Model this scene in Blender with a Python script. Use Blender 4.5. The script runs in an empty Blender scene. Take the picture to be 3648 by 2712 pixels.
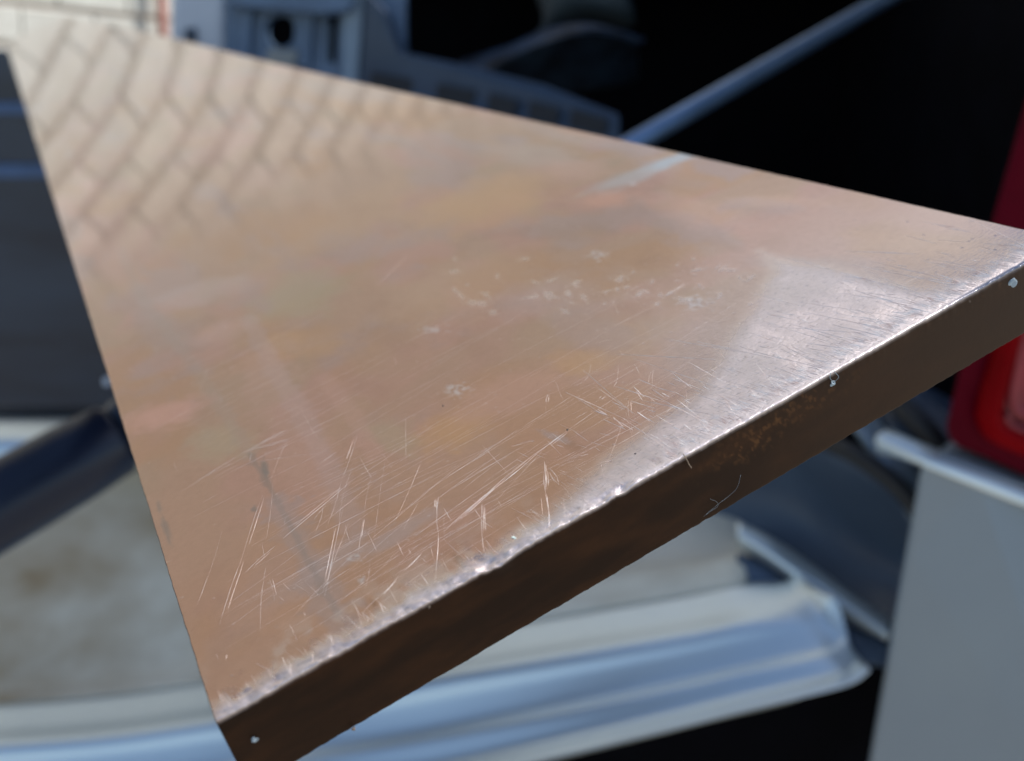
import bpy, math, random
import numpy as np
from mathutils import Vector, Matrix

random.seed(7)
rng = np.random.default_rng(11)
scene = bpy.context.scene
COL = scene.collection
R = math.radians

# ------------------------------------------------------------------ camera
# world: metres, X right, Y ahead, Z up, the phone's lens at the origin, ground 1.05 m below
M = np.array([[0.998032194, 0.062703593, 0.0],
              [0.018186543, -0.289469141, 0.957014559],
              [0.060008252, -0.955131340, -0.290039883]])
cam_d = bpy.data.cameras.new('camera')
cam = bpy.data.objects.new('camera', cam_d); COL.objects.link(cam)
cm = Matrix.Identity(4)
for i in range(3):
    cm[i][0], cm[i][1], cm[i][2] = M[i][0], -M[i][1], -M[i][2]
cam.matrix_world = cm
FPX = 3500.0
cam_d.sensor_fit = 'HORIZONTAL'; cam_d.sensor_width = 36.0
cam_d.lens = FPX / 3648 * 36
cam_d.clip_start = 0.005; cam_d.clip_end = 500
cam_d.dof.use_dof = True
cam_d.dof.focus_distance = 0.101
cam_d.dof.aperture_fstop = 24
scene.camera = cam

# ------------------------------------------------------------------ light
SUN_AZ, SUN_EL = 65.0, 50.0          # azimuth clockwise from +Y
w = bpy.data.worlds.new('World'); scene.world = w; w.use_nodes = True
nt = w.node_tree
sky = nt.nodes.new('ShaderNodeTexSky'); sky.sky_type = 'NISHITA'
sky.sun_disc = False; sky.sun_elevation = R(SUN_EL); sky.sun_rotation = R(SUN_AZ)
sky.air_density = 1.0; sky.dust_density = 0.7; sky.ozone_density = 0.6
bg = nt.nodes['Background']; bg.inputs['Strength'].default_value = 0.14
nt.links.new(sky.outputs[0], bg.inputs['Color'])
sd = bpy.data.lights.new('sun', 'SUN'); sd.energy = 4.6; sd.angle = R(0.5); sd.color = (1.0, 0.965, 0.92)
sun = bpy.data.objects.new('sun', sd); COL.objects.link(sun)
sdir = Vector((math.sin(R(SUN_AZ)) * math.cos(R(SUN_EL)), math.cos(R(SUN_AZ)) * math.cos(R(SUN_EL)), math.sin(R(SUN_EL))))
sun.rotation_euler = sdir.to_track_quat('Z', 'Y').to_euler()
scene.view_settings.view_transform = 'Standard'
scene.view_settings.look = 'None'
scene.view_settings.exposure = 0.27
scene.cycles.max_bounces = 8
scene.cycles.use_denoising = True
scene.cycles.sample_clamp_indirect = 4.0

# ------------------------------------------------------------------ helpers
def ray(u, v):                       # direction through a point of the 2222 x 1652 view
    s = 3648 / 2222
    d = M @ np.array([(u * s - 1824) / FPX, (v * s - 1356) / FPX, 1.0])
    return d / np.linalg.norm(d)

def at(u, v, Y):                     # the point at distance Y ahead
    d = ray(u, v); return d * (Y / d[1])

def link(name, me, mat=None, parent=None):
    o = bpy.data.objects.new(name, me); COL.objects.link(o)
    if mat is not None: me.materials.append(mat)
    if parent is not None: o.parent = parent
    return o

def tag(o, label=None, cat=None, group=None, kind=None):
    for k, v in (('label', label), ('category', cat), ('group', group), ('kind', kind)):
        if v: o[k] = v
    return o

def empty(name, loc=(0, 0, 0)):
    o = bpy.data.objects.new(name, None); COL.objects.link(o); o.location = loc
    o.empty_display_size = 0.02
    return o

def fix(o, root):                    # parent at the root's empty while keeping world coordinates
    o.parent = root; o.matrix_parent_inverse = Matrix.Translation(-root.location)
    return o

def mesh(name, V, F, mat, root=None, smooth=False, bevel=0, subsurf=0, solid=0, off=1.0):
    me = bpy.data.meshes.new(name)
    me.from_pydata([tuple(map(float, p)) for p in V], [], F); me.update()
    o = link(name, me, mat)
    if root: fix(o, root)
    if smooth: me.polygons.foreach_set('use_smooth', [True] * len(me.polygons))
    if solid:
        m = o.modifiers.new('s', 'SOLIDIFY'); m.thickness = solid; m.offset = off
    if bevel:
        m = o.modifiers.new('b', 'BEVEL'); m.width = bevel; m.segments = 3; m.limit_method = 'ANGLE'
        m.angle_limit = R(30)
    if subsurf:
        m = o.modifiers.new('u', 'SUBSURF'); m.levels = m.render_levels = subsurf
    return o

def prism(name, pts, depth, mat, root=None, bevel=0.004, dirn=(0, 1, 0)):
    """polygon pts (3D, seen from the front) extruded along dirn"""
    P = [np.array(p, float) for p in pts]; n = len(P); d = np.array(dirn, float) * depth
    V = P + [p + d for p in P]
    F = [list(range(n))[::-1], list(range(n, 2 * n))] + [[i, (i + 1) % n, n + (i + 1) % n, n + i] for i in range(n)]
    o = mesh(name, V, F, mat, root, bevel=bevel)
    o.data.polygons.foreach_set('use_smooth', [False] * len(o.data.polygons))
    import bmesh
    bm = bmesh.new(); bm.from_mesh(o.data); bmesh.ops.recalc_face_normals(bm, faces=bm.faces); bm.to_mesh(o.data); bm.free()
    return o

def box(name, lo, hi, mat, root=None, bevel=0.0):
    x0, y0, z0 = lo; x1, y1, z1 = hi
    return prism(name, [(x0, y0, z0), (x1, y0, z0), (x1, y0, z1), (x0, y0, z1)], y1 - y0, mat, root, bevel)

def catmull(P, n):
    P = np.array(P, float); out = []
    Q = np.vstack([2 * P[0] - P[1], P, 2 * P[-1] - P[-2]])
    for i in range(1, len(Q) - 2):
        for t in np.linspace(0, 1, n, endpoint=False):
            a, b, c, d = Q[i - 1], Q[i], Q[i + 1], Q[i + 2]
            out.append(0.5 * (2 * b + (c - a) * t + (2 * a - 5 * b + 4 * c - d) * t * t + (3 * b - a - 3 * c + d) * t ** 3))
    out.append(P[-1]); return np.array(out)

def loft(name, rows, mat, root=None, nu=10, nv=6, solid=0.002, off=-1.0):
    """smooth sheet through rows of 3D points, then given thickness"""
    G = np.array([catmull(r, nu) for r in rows])            # rows x cols x 3
    G = np.array([catmull(G[:, k], nv) for k in range(G.shape[1])])   # cols x rows x 3
    a, b = G.shape[:2]
    F = [[i * b + j, i * b + j + 1, (i + 1) * b + j + 1, (i + 1) * b + j] for i in range(a - 1) for j in range(b - 1)]
    return mesh(name, G.reshape(-1, 3), F, mat, root, smooth=True, solid=solid, off=off)

def tube(name, P, rad, mat, root=None, seg=24, cap=True):
    P = [Vector(p) for p in P]; V = []; F = []
    t0 = (P[-1] - P[0]).normalized(); a = t0.cross(Vector((0, 0, 1)) if abs(t0.z) < .9 else Vector((1, 0, 0))).normalized()
    for i, p in enumerate(P):
        t = (P[min(i + 1, len(P) - 1)] - P[max(i - 1, 0)]).normalized()
        u = (a - t * a.dot(t)).normalized(); v = t.cross(u)
        r = rad[i] if hasattr(rad, '__len__') else rad
        for k in range(seg):
            c = 2 * math.pi * k / seg
            V.append(p + u * (r * math.cos(c)) + v * (r * math.sin(c)))
    for i in range(len(P) - 1):
        for k in range(seg):
            k2 = (k + 1) % seg
            F.append([i * seg + k, i * seg + k2, (i + 1) * seg + k2, (i + 1) * seg + k])
    if cap:
        F.append(list(range(seg))[::-1]); F.append([(len(P) - 1) * seg + k for k in range(seg)])
    o = mesh(name, V, F, mat, root)
    for p in o.data.polygons: p.use_smooth = len(p.vertices) == 4
    return o

# ---- materials
def new_mat(name):
    m = bpy.data.materials.new(name); m.use_nodes = True
    return m, m.node_tree, m.node_tree.nodes['Principled BSDF']

def N(nt, t, **kw):
    n = nt.nodes.new(t)
    for k, v in kw.items():
        if k in n.inputs: n.inputs[k].default_value = v
        else: setattr(n, k, v)
    return n

def mat(name, c1, c2=None, rough=0.5, metal=0.0, scale=20, bump=0.0, bscale=200, coat=0.0, spread=(0.35, 0.65), spec=0.5, stretch=(1, 1, 1), per_object=0.0, rvar=0.0):
    m, nt, b = new_mat(name); L = nt.links
    b.inputs['Roughness'].default_value = rough; b.inputs['Metallic'].default_value = metal
    b.inputs['Coat Weight'].default_value = coat; b.inputs['Specular IOR Level'].default_value = spec
    tc = N(nt, 'ShaderNodeTexCoord'); mp = N(nt, 'ShaderNodeMapping'); mp.inputs['Scale'].default_value = stretch
    L.new(tc.outputs['Object'], mp.inputs['Vector'])
    nz = N(nt, 'ShaderNodeTexNoise', Scale=scale, Detail=5.0, Roughness=0.6); L.new(mp.outputs[0], nz.inputs['Vector'])
    cr = N(nt, 'ShaderNodeValToRGB'); c2 = c2 or tuple(x * 0.8 for x in c1)
    cr.color_ramp.elements[0].position, cr.color_ramp.elements[1].position = spread
    cr.color_ramp.elements[0].color = (*c2, 1); cr.color_ramp.elements[1].color = (*c1, 1)
    L.new(nz.outputs['Fac'], cr.inputs[0]); out = cr.outputs[0]
    if per_object:
        oi = N(nt, 'ShaderNodeObjectInfo'); mr = N(nt, 'ShaderNodeMapRange')
        mr.inputs['To Min'].default_value = 1 - per_object; mr.inputs['To Max'].default_value = 1 + per_object * 0.4
        L.new(oi.outputs['Random'], mr.inputs['Value'])
        mx = N(nt, 'ShaderNodeVectorMath', operation='SCALE'); L.new(out, mx.inputs[0]); L.new(mr.outputs[0], mx.inputs['Scale']); out = mx.outputs[0]
    L.new(out, b.inputs['Base Color'])
    if rvar:
        mr = N(nt, 'ShaderNodeMapRange'); mr.inputs['To Min'].default_value = rough - rvar; mr.inputs['To Max'].default_value = rough + rvar
        L.new(nz.outputs['Fac'], mr.inputs['Value']); L.new(mr.outputs[0], b.inputs['Roughness'])
    if bump:
        n2 = N(nt, 'ShaderNodeTexNoise', Scale=bscale, Detail=4.0); L.new(mp.outputs[0], n2.inputs['Vector'])
        bp = N(nt, 'ShaderNodeBump', Strength=bump, Distance=0.002); L.new(n2.outputs['Fac'], bp.inputs['Height']); L.new(bp.outputs[0], b.inputs['Normal'])
    return m

m_paint = mat('silver_car_paint', (.74, .82, .84), (.68, .76, .79), rough=0.37, metal=0.8, scale=6, coat=0.3, rvar=0.04, bump=0.02, bscale=900)
m_panel = mat('silver_corner_shade', (.27, .32, .36), (.24, .285, .33), rough=0.45, metal=0.5, scale=5, coat=0.1)  # car silver darkened to hold the shade on the corner and jamb
m_sill = mat('stained_sill_reflection', (.84, .77, .62), (.40, .28, .15), rough=0.45, metal=0.0, scale=10, spread=(.25, .68), bump=.9, bscale=16, stretch=(1, 1.6, 1))  # beige paints warm reflections into the silver sill; brown mottling is stains
_n = m_sill.node_tree; _no = next(n for n in _n.nodes if n.type == 'TEX_NOISE'); _cr = next(n for n in _n.nodes if n.type == 'VALTORGB')
_tc = next(n for n in _n.nodes if n.type == 'TEX_COORD'); _sx = N(_n, 'ShaderNodeSeparateXYZ'); _n.links.new(_tc.outputs['Object'], _sx.inputs[0])
_mr = N(_n, 'ShaderNodeMapRange'); _mr.inputs['From Min'].default_value = -.25; _mr.inputs['From Max'].default_value = .05; _mr.inputs['To Min'].default_value = -.10; _mr.inputs['To Max'].default_value = .22
_n.links.new(_sx.outputs['X'], _mr.inputs['Value']); _ad = N(_n, 'ShaderNodeMath', operation='ADD'); _n.links.new(_no.outputs['Fac'], _ad.inputs[0]); _n.links.new(_mr.outputs[0], _ad.inputs[1]); _n.links.new(_ad.outputs[0], _cr.inputs[0])
m_black = mat('unlit_black', (.004, .004, .006), (.003, .003, .004), rough=0.9, spec=0.03)  # darkness of the interior and under-sill gap put into the colour
m_rubber = mat('black_rubber', (.012, .012, .014), rough=0.55)
m_trim = mat('dark_blue_grey_trim', (.036, .058, .095), (.012, .019, .036), rough=0.32, scale=2, spread=(.3, .7), stretch=(1, 1, 5), rvar=0.1)
m_pole = mat('gunmetal_pole', (.16, .26, .42), (.12, .20, .33), rough=0.36, metal=0.6, scale=40)
m_sleeve = mat('black_sleeve', (.010, .016, .036), rough=0.3, coat=0.0, spec=0.35)
m_red = mat('red_lens', (.32, .006, .012), (.22, .003, .008), rough=0.12, coat=0.6, scale=12)
m_red_dark = mat('dark_red_lens', (.11, .001, .010), (.05, .0008, .005), rough=0.4, spec=0.05, scale=12)
m_redin = mat('bright_red_lens', (.22, .0004, .003), (.15, .0003, .002), rough=0.4, spec=0.04)
m_pink = mat('pink_reflector', (.30, .03, .045), (.16, .01, .02), rough=0.25, scale=60, metal=0.2, coat=0.2)
m_crate = mat('blue_grey_plastic', (.12, .20, .33), (.085, .145, .24), rough=0.4, scale=15)
m_pale = mat('pale_blue_paint', (.62, .68, .76), (.55, .61, .70), rough=0.4)
m_block = mat('cream_block', (.60, .59, .53), (.49, .475, .42), rough=0.85, scale=7, bump=0.3, bscale=60, per_object=0.07)
m_mortar = mat('brown_mortar', (.45, .37, .30), (.37, .30, .245), rough=0.95, scale=30)
m_pipe = mat('red_brown_pipe', (.28, .07, .04), rough=0.5)
m_ground = mat('concrete_ground', (.36, .33, .28), (.26, .24, .20), rough=0.9, scale=2.5, bump=0.3, bscale=50)
m_roofing = mat('grey_eaves', (.30, .29, .28), rough=0.8)
m_bag = mat('dark_cloth', (.035, .065, .115), (.008, .012, .022), rough=0.5, scale=30)

# ------------------------------------------------------------------ the setting
g = mesh('ground', [(-200, -200, -1.05), (200, -200, -1.05), (200, 200, -1.05), (-200, 200, -1.05)], [[0, 1, 2, 3]], m_ground)
tag(g, kind='structure')

# house wall of cream blocks, far left; it fills the bar's mirror image
WPSI, WD = R(120), 4.5
WN = np.array([math.sin(WPSI), math.cos(WPSI), 0.0]); WH = np.array([-WN[1], WN[0], 0.0])    # WH runs ahead along the wall
H0, NX, NZ, BL, BH, JT = -0.2, 16, 46, 0.40, 0.18, 0.025
wbase = -WN * WD; wbase[2] = -1.05
wall = empty('house_wall', tuple(wbase + WH * 3.5))
tag(wall, 'sunlit cream blockwork house wall standing beyond the open car', 'wall')
def wpt(s, z, d): return -WN * (WD - d) + WH * s + np.array([0, 0, z])
def wbox(name, s0, s1, z0, z1, d0, d1, m_, bevel=0):
    c = [wpt(s0, z0, d1), wpt(s1, z0, d1), wpt(s1, z1, d1), wpt(s0, z1, d1)]
    return prism(name, c, d1 - d0, m_, wall, bevel, dirn=-WN)
S_END = H0 + NX * BL
wbox('mortar_bed', H0 - 0.3, S_END + .02, -1.05, -1.05 + NZ * BH, -0.16, -0.014, m_mortar)
protos = []
for k in range(3):
    l, h, t = (BL - .007) / 2, (BH - JT) / 2, 0.05
    V = []
    for sy in (0, 1):
        inset = 0.008 if sy else 0
        for sx, sz in ((-1, -1), (1, -1), (1, 1), (-1, 1)):
            jx, jz = random.uniform(-.004, .004), random.uniform(-.004, .004)
            V.append((sx * (l - inset) + jx, (-t, -.008)[0] if not sy else 0, sz * (h - inset) + jz))
    # mid ring for the arris
    for sx, sz in ((-1, -1), (1, -1), (1, 1), (-1, 1)):
        V.append((sx * l, -0.009, sz * h))
    F = [[4, 5, 6, 7]] + [[8 + i, 8 + (i + 1) % 4, 4 + (i + 1) % 4, 4 + i] for i in range(4)] + [[i, (i + 1) % 4, 8 + (i + 1) % 4, 8 + i] for i in range(4)]
    me = bpy.data.meshes.new('block'); me.from_pydata(V, [], F); me.update(); me.materials.append(m_block)
    protos.append(me)
s_vis = 5.0
rotm = Matrix(((WH[0], WN[0], 0, 0), (WH[1], WN[1], 0, 0), (0, 0, 1, 0), (0, 0, 0, 1)))
cells = []
for j in range(NZ):
    for i in range(NX):
        s = H0 + (i + 0.5) * BL + (BL / 2 if j % 2 else 0)
        if s + BL / 2 > S_END + .3: continue
        cells.append((s, -1.05 + (j + .5) * BH))
cells.sort(key=lambda c: (c[0] - 3.2) ** 2 * .4 + (c[1] - 0.8) ** 2 * .8)
for n_, (s, z) in enumerate(cells[:296]):
    o = bpy.data.objects.new('block', protos[n_ % 3]); COL.objects.link(o)
    p = wpt(s, z, random.uniform(-.004, .004))
    o.matrix_world = Matrix.Translation(Vector(p)) @ rotm
    o.parent = wall; o.matrix_parent_inverse = Matrix.Translation(-wall.location)
rest = cells[296:]
if rest:
    V, F = [], []
    for s, z in rest:
        b0 = len(V)
        for v in protos[0].vertices:
            V.append(tuple(wpt(s, z, 0) + WH * v.co.x + WN * v.co.y + np.array([0, 0, v.co.z])))
        F += [[b0 + i for i in p.vertices] for p in protos[0].polygons]
    o = mesh('block_courses', V, F, m_block, wall); o['kind'] = 'stuff'
ZT = -1.05 + NZ * BH
wbox('coping', H0 - .3, S_END + .04, ZT, ZT + .06, -0.17, 0.03, m_block, .01)
N2 = np.array([math.sin(R(131)), math.cos(R(131)), 0.0]); H2 = np.array([-N2[1], N2[0], 0.0])
c0 = wpt(S_END, 0, 0)
m_render = mat('pale_render', (.74, .72, .68), (.64, .62, .58), rough=0.9, scale=1.2, bump=0.4, bscale=40)
rw = empty('added_pale_wall', (float(c0[0] + 3 * H2[0]), float(c0[1] + 3 * H2[1]), -1.05))  # unseen wall added to brighten the right of the bar's reflection
tag(rw, 'plain pale wall ahead, unseen, added to brighten the reflection in the bar', 'wall')
_w, wall = wall, rw
def w2(name, a, b, z0, z1, d, m__, out=0.0):
    P_ = [c0 + H2 * a + N2 * out, c0 + H2 * b + N2 * out]
    return prism(name, [P_[0] + [0, 0, z0], P_[1] + [0, 0, z0], P_[1] + [0, 0, z1], P_[0] + [0, 0, z1]], d, m__, rw, .01, dirn=-N2)
w2('added_wall_face', .03, 20.0, -1.05, ZT + 4, .2, m_render); w2('coping', .03, 20.05, ZT + 4, ZT + 4.08, .26, m_render, .04)
wall = _w
# red-brown downpipe at the wall's end
pd = ray(352, 20); sc_ = (-(WD - .06)) / (pd @ WN); pp = pd * sc_
dp = tube('wall_post', [(pp[0], pp[1], -1.04), (pp[0], pp[1], .52)], 0.024, m_pipe)
tag(dp, 'thin red-brown post standing against the cream house wall', 'post')

# ------------------------------------------------------------------ the car
car = empty('car', (0.0, 1.1, -1.05))
tag(car, 'silver car seen from behind with its load space open and a red tail lamp', 'car')
def P3(lst): return [at(*p) for p in lst]
us = [-160, 200, 433, 700, 940, 1210, 1481, 1600, 1700]
crest = [1632, 1605, 1574, 1528, 1477, 1430, 1384, 1360, 1352]
# inner load sill: from the back edge down to the rounded crest
backv = [985, 985, 985, 1000, 1010, 1030, 1050, 1060, 1075]
rows = [P3([(u, v, .62) for u, v in zip(us[:-1], backv[:-1])]),
        P3([(u, v + (c - v) * .45, .55) for u, v, c in zip(us[:-1], backv[:-1], crest[:-1])]),
        P3([(u, c - 160, .507) for u, c in zip(us[:-1], crest[:-1])]),
        P3([(u, c - 94, .4825) for u, c in zip(us[:-1], crest[:-1])])]
for r in rows:                                      # the sheet ends in a rounded return at its right side
    e = np.array(r[-1]); r.append(at(1662, (crest[-1] + 0) if r is rows[3] else 1100, .62) if False else e + np.array([.010, .012, -.002])); r.append(e + np.array([.016, .045, -.006]))
loft('load_sill_liner', rows, m_sill, car)
dark = [1654, 1650, 1645, 1640, 1600, 1540, 1484, 1455, 1432]
bot = [1840, 1800, 1770, 1730, 1700, 1642, 1576, 1545, 1518]
r0 = P3([(u, c - 93, .4820) for u, c in zip(us, crest)])
r0b = P3([(u, c - 40, .462) for u, c in zip(us, crest)])
r1 = P3([(u, c, .446) for u, c in zip(us, crest)])
r2 = P3([(u, c + (b - c) * .22, .440) for u, c, b in zip(us, crest, bot)])
r3 = P3([(u, c + (b - c) * .47, .432) for u, c, b in zip(us, crest, bot)])
r4 = P3([(u, c + (b - c) * .56, .424) for u, c, b in zip(us, crest, bot)])
r5 = P3([(u, c + (b - c) * .80, .416) for u, c, b in zip(us, crest, bot)])
r6 = P3([(u, c + (b - c) * .92, .407) for u, c, b in zip(us, crest, bot)])
r7 = P3([(u, b, .404) for u, b in zip(us, bot)])
ext = [(1760, .0), (1830, .0), (1880, .0)]
ends = {0: [(1700, 1262), (1720, 1245), (1730, 1230)], 8: [(1700, 1308), (1745, 1288), (1752, 1268)], 1: [(1720, 1345), (1775, 1325), (1790, 1290)],
        2: [(1735, 1375), (1790, 1350), (1815, 1300)], 3: [(1760, 1410), (1815, 1390), (1835, 1360)],
        4: [(1765, 1432), (1820, 1415), (1845, 1400)], 5: [(1790, 1465), (1845, 1447), (1872, 1436)],
        6: [(1790, 1485), (1850, 1466), (1880, 1442)], 7: [(1790, 1500), (1850, 1480), (1884, 1455)]}
sr = [r0, r0b, r1, r2, r3, r4, r5, r6, r7]
ends = {0: ends[0], 1: ends[8], **{k + 1: ends[k] for k in range(1, 8)}}
yy = [.482, .460, .446, .440, .432, .424, .416, .407, .404]
for k, r in enumerate(sr):
    del r[-1]
    for q, (u, v) in enumerate(ends[k]): r.append(at(u, v, yy[k] + .004 * q))
back = [p + np.array([0, .03, -.012]) for p in r7]; bk2 = [p + np.array([0, .06, -.05]) for p in r7]
loft('boot_sill', sr + [back, bk2], m_paint, car, nu=8, nv=5)
# black sheet standing in for the shadow gap under the sill
prism('sill_shadow_gap', P3([(-300, 1790, .52), (900, 1650, .52), (1500, 1520, .52), (1900, 1400, .52), (2350, 1400, .52), (2350, 2400, .52), (-300, 2400, .52)]), .10, m_black, car, .008)
# right body corner
cp = P3([(1995, 1005, .425), (2040, 985, .425), (2130, 1020, .423), (2240, 1066, .42), (2420, 1130, .41), (2420, 1900, .39), (1835, 1900, .41), (1862, 1760, .413), (1925, 1400, .42), (1960, 1200, .423)])
prism('rear_corner_panel', cp, .05, m_panel, car, .006, dirn=(.62, .78, 0))
loft('corner_flange', [P3([(1925, 930, .447), (1985, 955, .437), (2060, 985, .432), (2230, 1050, .428), (2430, 1120, .42)]),
                       P3([(1900, 950, .44), (1960, 975, .432), (2040, 1003, .424), (2220, 1072, .420), (2420, 1142, .41)]),
                       P3([(1902, 985, .445), (1955, 995, .433), (2030, 1022, .4225), (2210, 1094, .4185), (2410, 1160, .408)])], m_paint, car, nu=8, nv=4, solid=.003)
# jamb behind the corner: pale shaped metal, black seal curve, dark trough, ledge
loft('jamb_flange', [P3([(1860, 850, .50), (1935, 940, .48), (1990, 1010, .465), (2030, 1090, .455)]),
                     P3([(1800, 860, .50), (1880, 960, .475), (1945, 1050, .455), (1985, 1130, .445)])], m_panel, car, nu=6, nv=4, solid=.004)
tube('door_seal', catmull(P3([(1640, 880, .53), (1760, 945, .50), (1850, 985, .47), (1930, 1040, .455), (1990, 1105, .445), (2020, 1160, .44)]), 8), .0048, m_rubber, car)
tube('door_seal', catmull(P3([(1905, 830, .49), (1955, 880, .475), (2005, 930, .46), (2050, 985, .455)]), 8), .0055, m_rubber, car)
loft('jamb_gutter', [P3([(1860, 800, .52), (1990, 830, .50), (2120, 900, .49)]), P3([(1880, 900, .50), (1960, 950, .47), (2090, 1010, .46)])], m_trim, car, nu=6, nv=4)
m_trough = mat('blue_grey_inner_trim', (.085, .13, .20), (.05, .075, .12), rough=0.38, scale=7, spread=(.3, .7))
loft('jamb_trough', [P3([(1500, 900, .62), (1700, 930, .56), (1850, 990, .50), (2010, 1100, .46)]),
                     P3([(1500, 1080, .60), (1700, 1060, .58), (1850, 1160, .54), (2000, 1260, .50)]),
                     P3([(1500, 1260, .58), (1680, 1240, .56), (1830, 1330, .52), (1960, 1400, .47)])], m_trough, car, nu=6, nv=5)
loft('jamb_ledge', [P3([(1600, 1130, .51), (1680, 1170, .50), (1770, 1230, .49), (1850, 1290, .47), (1940, 1350, .45)]),
                    P3([(1600, 1160, .50), (1670, 1200, .49), (1750, 1255, .48), (1840, 1320, .46), (1930, 1378, .44)]),
                    P3([(1600, 1190, .505), (1668, 1225, .492), (1745, 1285, .481), (1830, 1345, .462), (1925, 1392, .441)])], m_paint, car, nu=6, nv=4)
loft('jamb_step', [P3([(1600, 1200, .50), (1668, 1228, .495), (1745, 1288, .485), (1830, 1348, .466), (1925, 1394, .445)]),
                   P3([(1600, 1280, .485), (1690, 1300, .475), (1770, 1320, .468), (1840, 1390, .455), (1925, 1430, .440)]),
                   P3([(1600, 1340, .475), (1700, 1350, .462), (1780, 1372, .456), (1850, 1425, .445), (1925, 1450, .438)])], m_trough, car, nu=6, nv=4)
# tail lamp
lamp_root = prism('tail_lamp', P3([(2250, 120, .428), (2148, 480, .428), (2078, 800, .428), (2048, 930, .428), (2060, 968, .428), (2140, 1000, .428), (2250, 1048, .428), (2450, 1120, .42), (2450, 60, .42)]), .05, m_red_dark, car, .004, dirn=(.62, .78, 0))
def sub(o, par):
    o.parent = par; o.matrix_parent_inverse = Matrix.Identity(4); return o
rim = P3([(2215, 640, .424), (2175, 780, .424), (2148, 880, .424), (2150, 915, .424), (2172, 940, .424), (2250, 972, .424), (2420, 1035, .418)])
sub(tube('lens_frame', catmull(rim, 8), [.0055] * (6 * 8 + 1), m_redin), lamp_root)
sub(prism('inner_lens', P3([(2232, 640, .4235), (2192, 800, .4235), (2178, 880, .4235), (2180, 905, .4235), (2260, 935, .4235), (2400, 985, .418), (2400, 640, .418)]), .003, m_pink, None, .002), lamp_root)
sub(tube('lens_ridge', catmull(P3([(2240, 650, .421), (2208, 800, .421), (2198, 862, .421), (2212, 892, .421), (2290, 922, .420), (2400, 960, .416)]), 6), .0018, m_pink), lamp_root)
sub(tube('lens_ridge', catmull(P3([(2182, 900, .4215), (2200, 925, .4215), (2290, 955, .420), (2400, 990, .416)]), 6), .0015, m_pink), lamp_root)
# load space: a liner blackened to hold the interior's darkness, with floor, roof, right side and front, open on the left where the wall shows
box('load_space_liner', (-.475, 1.55, -.42), (.90, 1.60, .19), m_black, car)
ll = prism('load_space_liner', [(.46, .50, -.42), (.50, .50, -.42), (.50, .50, .13), (.46, .50, .13)], 1.1, m_black, car, 0)
box('headlining', (-.40, 1.30, .165), (.50, 1.60, .18), m_black, car)
box('load_floor', (-.24, .66, -.45), (.62, 1.60, -.40), m_black, car)

box('unseen_shade_panel', (.50, .50, -.5), (.56, 2.3, .95), m_panel, car, .01)  # unseen side panel added to keep the sun off sill and interior
m_seat = mat('dark_seat_cloth', (.004, .006, .011), (.002, .003, .005), rough=.8, scale=14)
# left dark trim panel with black seal below, sill ledge in front of it
lt, lb = at(-260, 112, .72), at(-260, 872, .68)
prism('side_trim_panel', P3([(-300, 905, 1.80), (330, 905, 1.80), (300, 500, 1.80), (200, 250, 1.80), (120, 108, 1.80), (-300, 108, 1.80)]), .008, m_trim, car, .003)
for v_, h_ in ((236, 14), (372, 16)):
    prism('trim_rib', P3([(-300, v_ + h_, 1.79), (150, v_ + h_, 1.79), (145, v_ - h_, 1.79), (-300, v_ - h_, 1.79)]), .008, mat('trim_rib_blue', (.06, .13, .28), rough=.4), car, .004)
tube('trim_seal', P3([(-300, 893, .645), (330, 896, .645)]), .0048, m_rubber, car)
loft('sill_ledge', [P3([(-300, 905, .64), (100, 905, .64), (420, 905, .64)]), P3([(-300, 950, .60), (100, 950, .60), (420, 950, .60)]), P3([(-300, 1010, .59), (100, 1010, .59), (420, 1010, .59)])], m_paint, car, nu=4, nv=4)
clip = prism('trim_clip', P3([(222, 822, .655), (236, 822, .655), (238, 838, .655), (224, 838, .655)]), .004, m_pale, car, .001)
# pale pillar beyond the left opening
prism('door_pillar', P3([(368, -60, 1.32), (490, -60, 1.32), (487, 240, 1.32), (366, 240, 1.32)]), .05, m_pale, car, .01)
prism('pillar_catch', P3([(398, 62, 1.315), (424, 60, 1.315), (426, 92, 1.315), (400, 94, 1.315)]), .006, m_trim, car, .002)

# ------------------------------------------------------------------ things in the load space
crate = empty('plastic_crate', tuple(at(660, 700, 1.2)))
tag(crate, 'blue-grey plastic crate with a round hole in its end, inside the car', 'crate')
# end wall with a round hole and a slot, made as a face with holes
def plate_with_holes(name, outer, holes, Y, depth, m_, root, bevel=.003):
    from mathutils.geometry import tessellate_polygon
    loops = [[Vector(at(u, v, Y)) for u, v in outer]] + [[Vector(at(u, v, Y)) for u, v in h] for h in holes]
    tris = tessellate_polygon(loops); V = [p for l in loops for p in l]; n = len(V)
    V2 = V + [p + Vector((0, depth, 0)) for p in V]
    F = [list(t) for t in tris] + [[n + t[2], n + t[1], n + t[0]] for t in tris]
    b = 0
    for l in loops:
        k = len(l)
        for i in range(k): F.append([b + i, b + (i + 1) % k, n + b + (i + 1) % k, n + b + i])
        b += k
    o = mesh(name, V2, F, m_, root)
    import bmesh
    bm = bmesh.new(); bm.from_mesh(o.data); bmesh.ops.recalc_face_normals(bm, faces=bm.faces); bm.to_mesh(o.data); bm.free()
    return o
hole = [(608 + 34 * math.cos(a), 68 + 36 * math.sin(a)) for a in np.linspace(0, 2 * math.pi, 20, endpoint=False)]
slot = [(708, 32), (736, 32), (730, 138), (706, 134)]
plate_with_holes('end_wall', [(488, -80), (880, -80), (880, 200), (488, 160)], [hole, slot], 1.20, .02, m_crate, crate)
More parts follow.
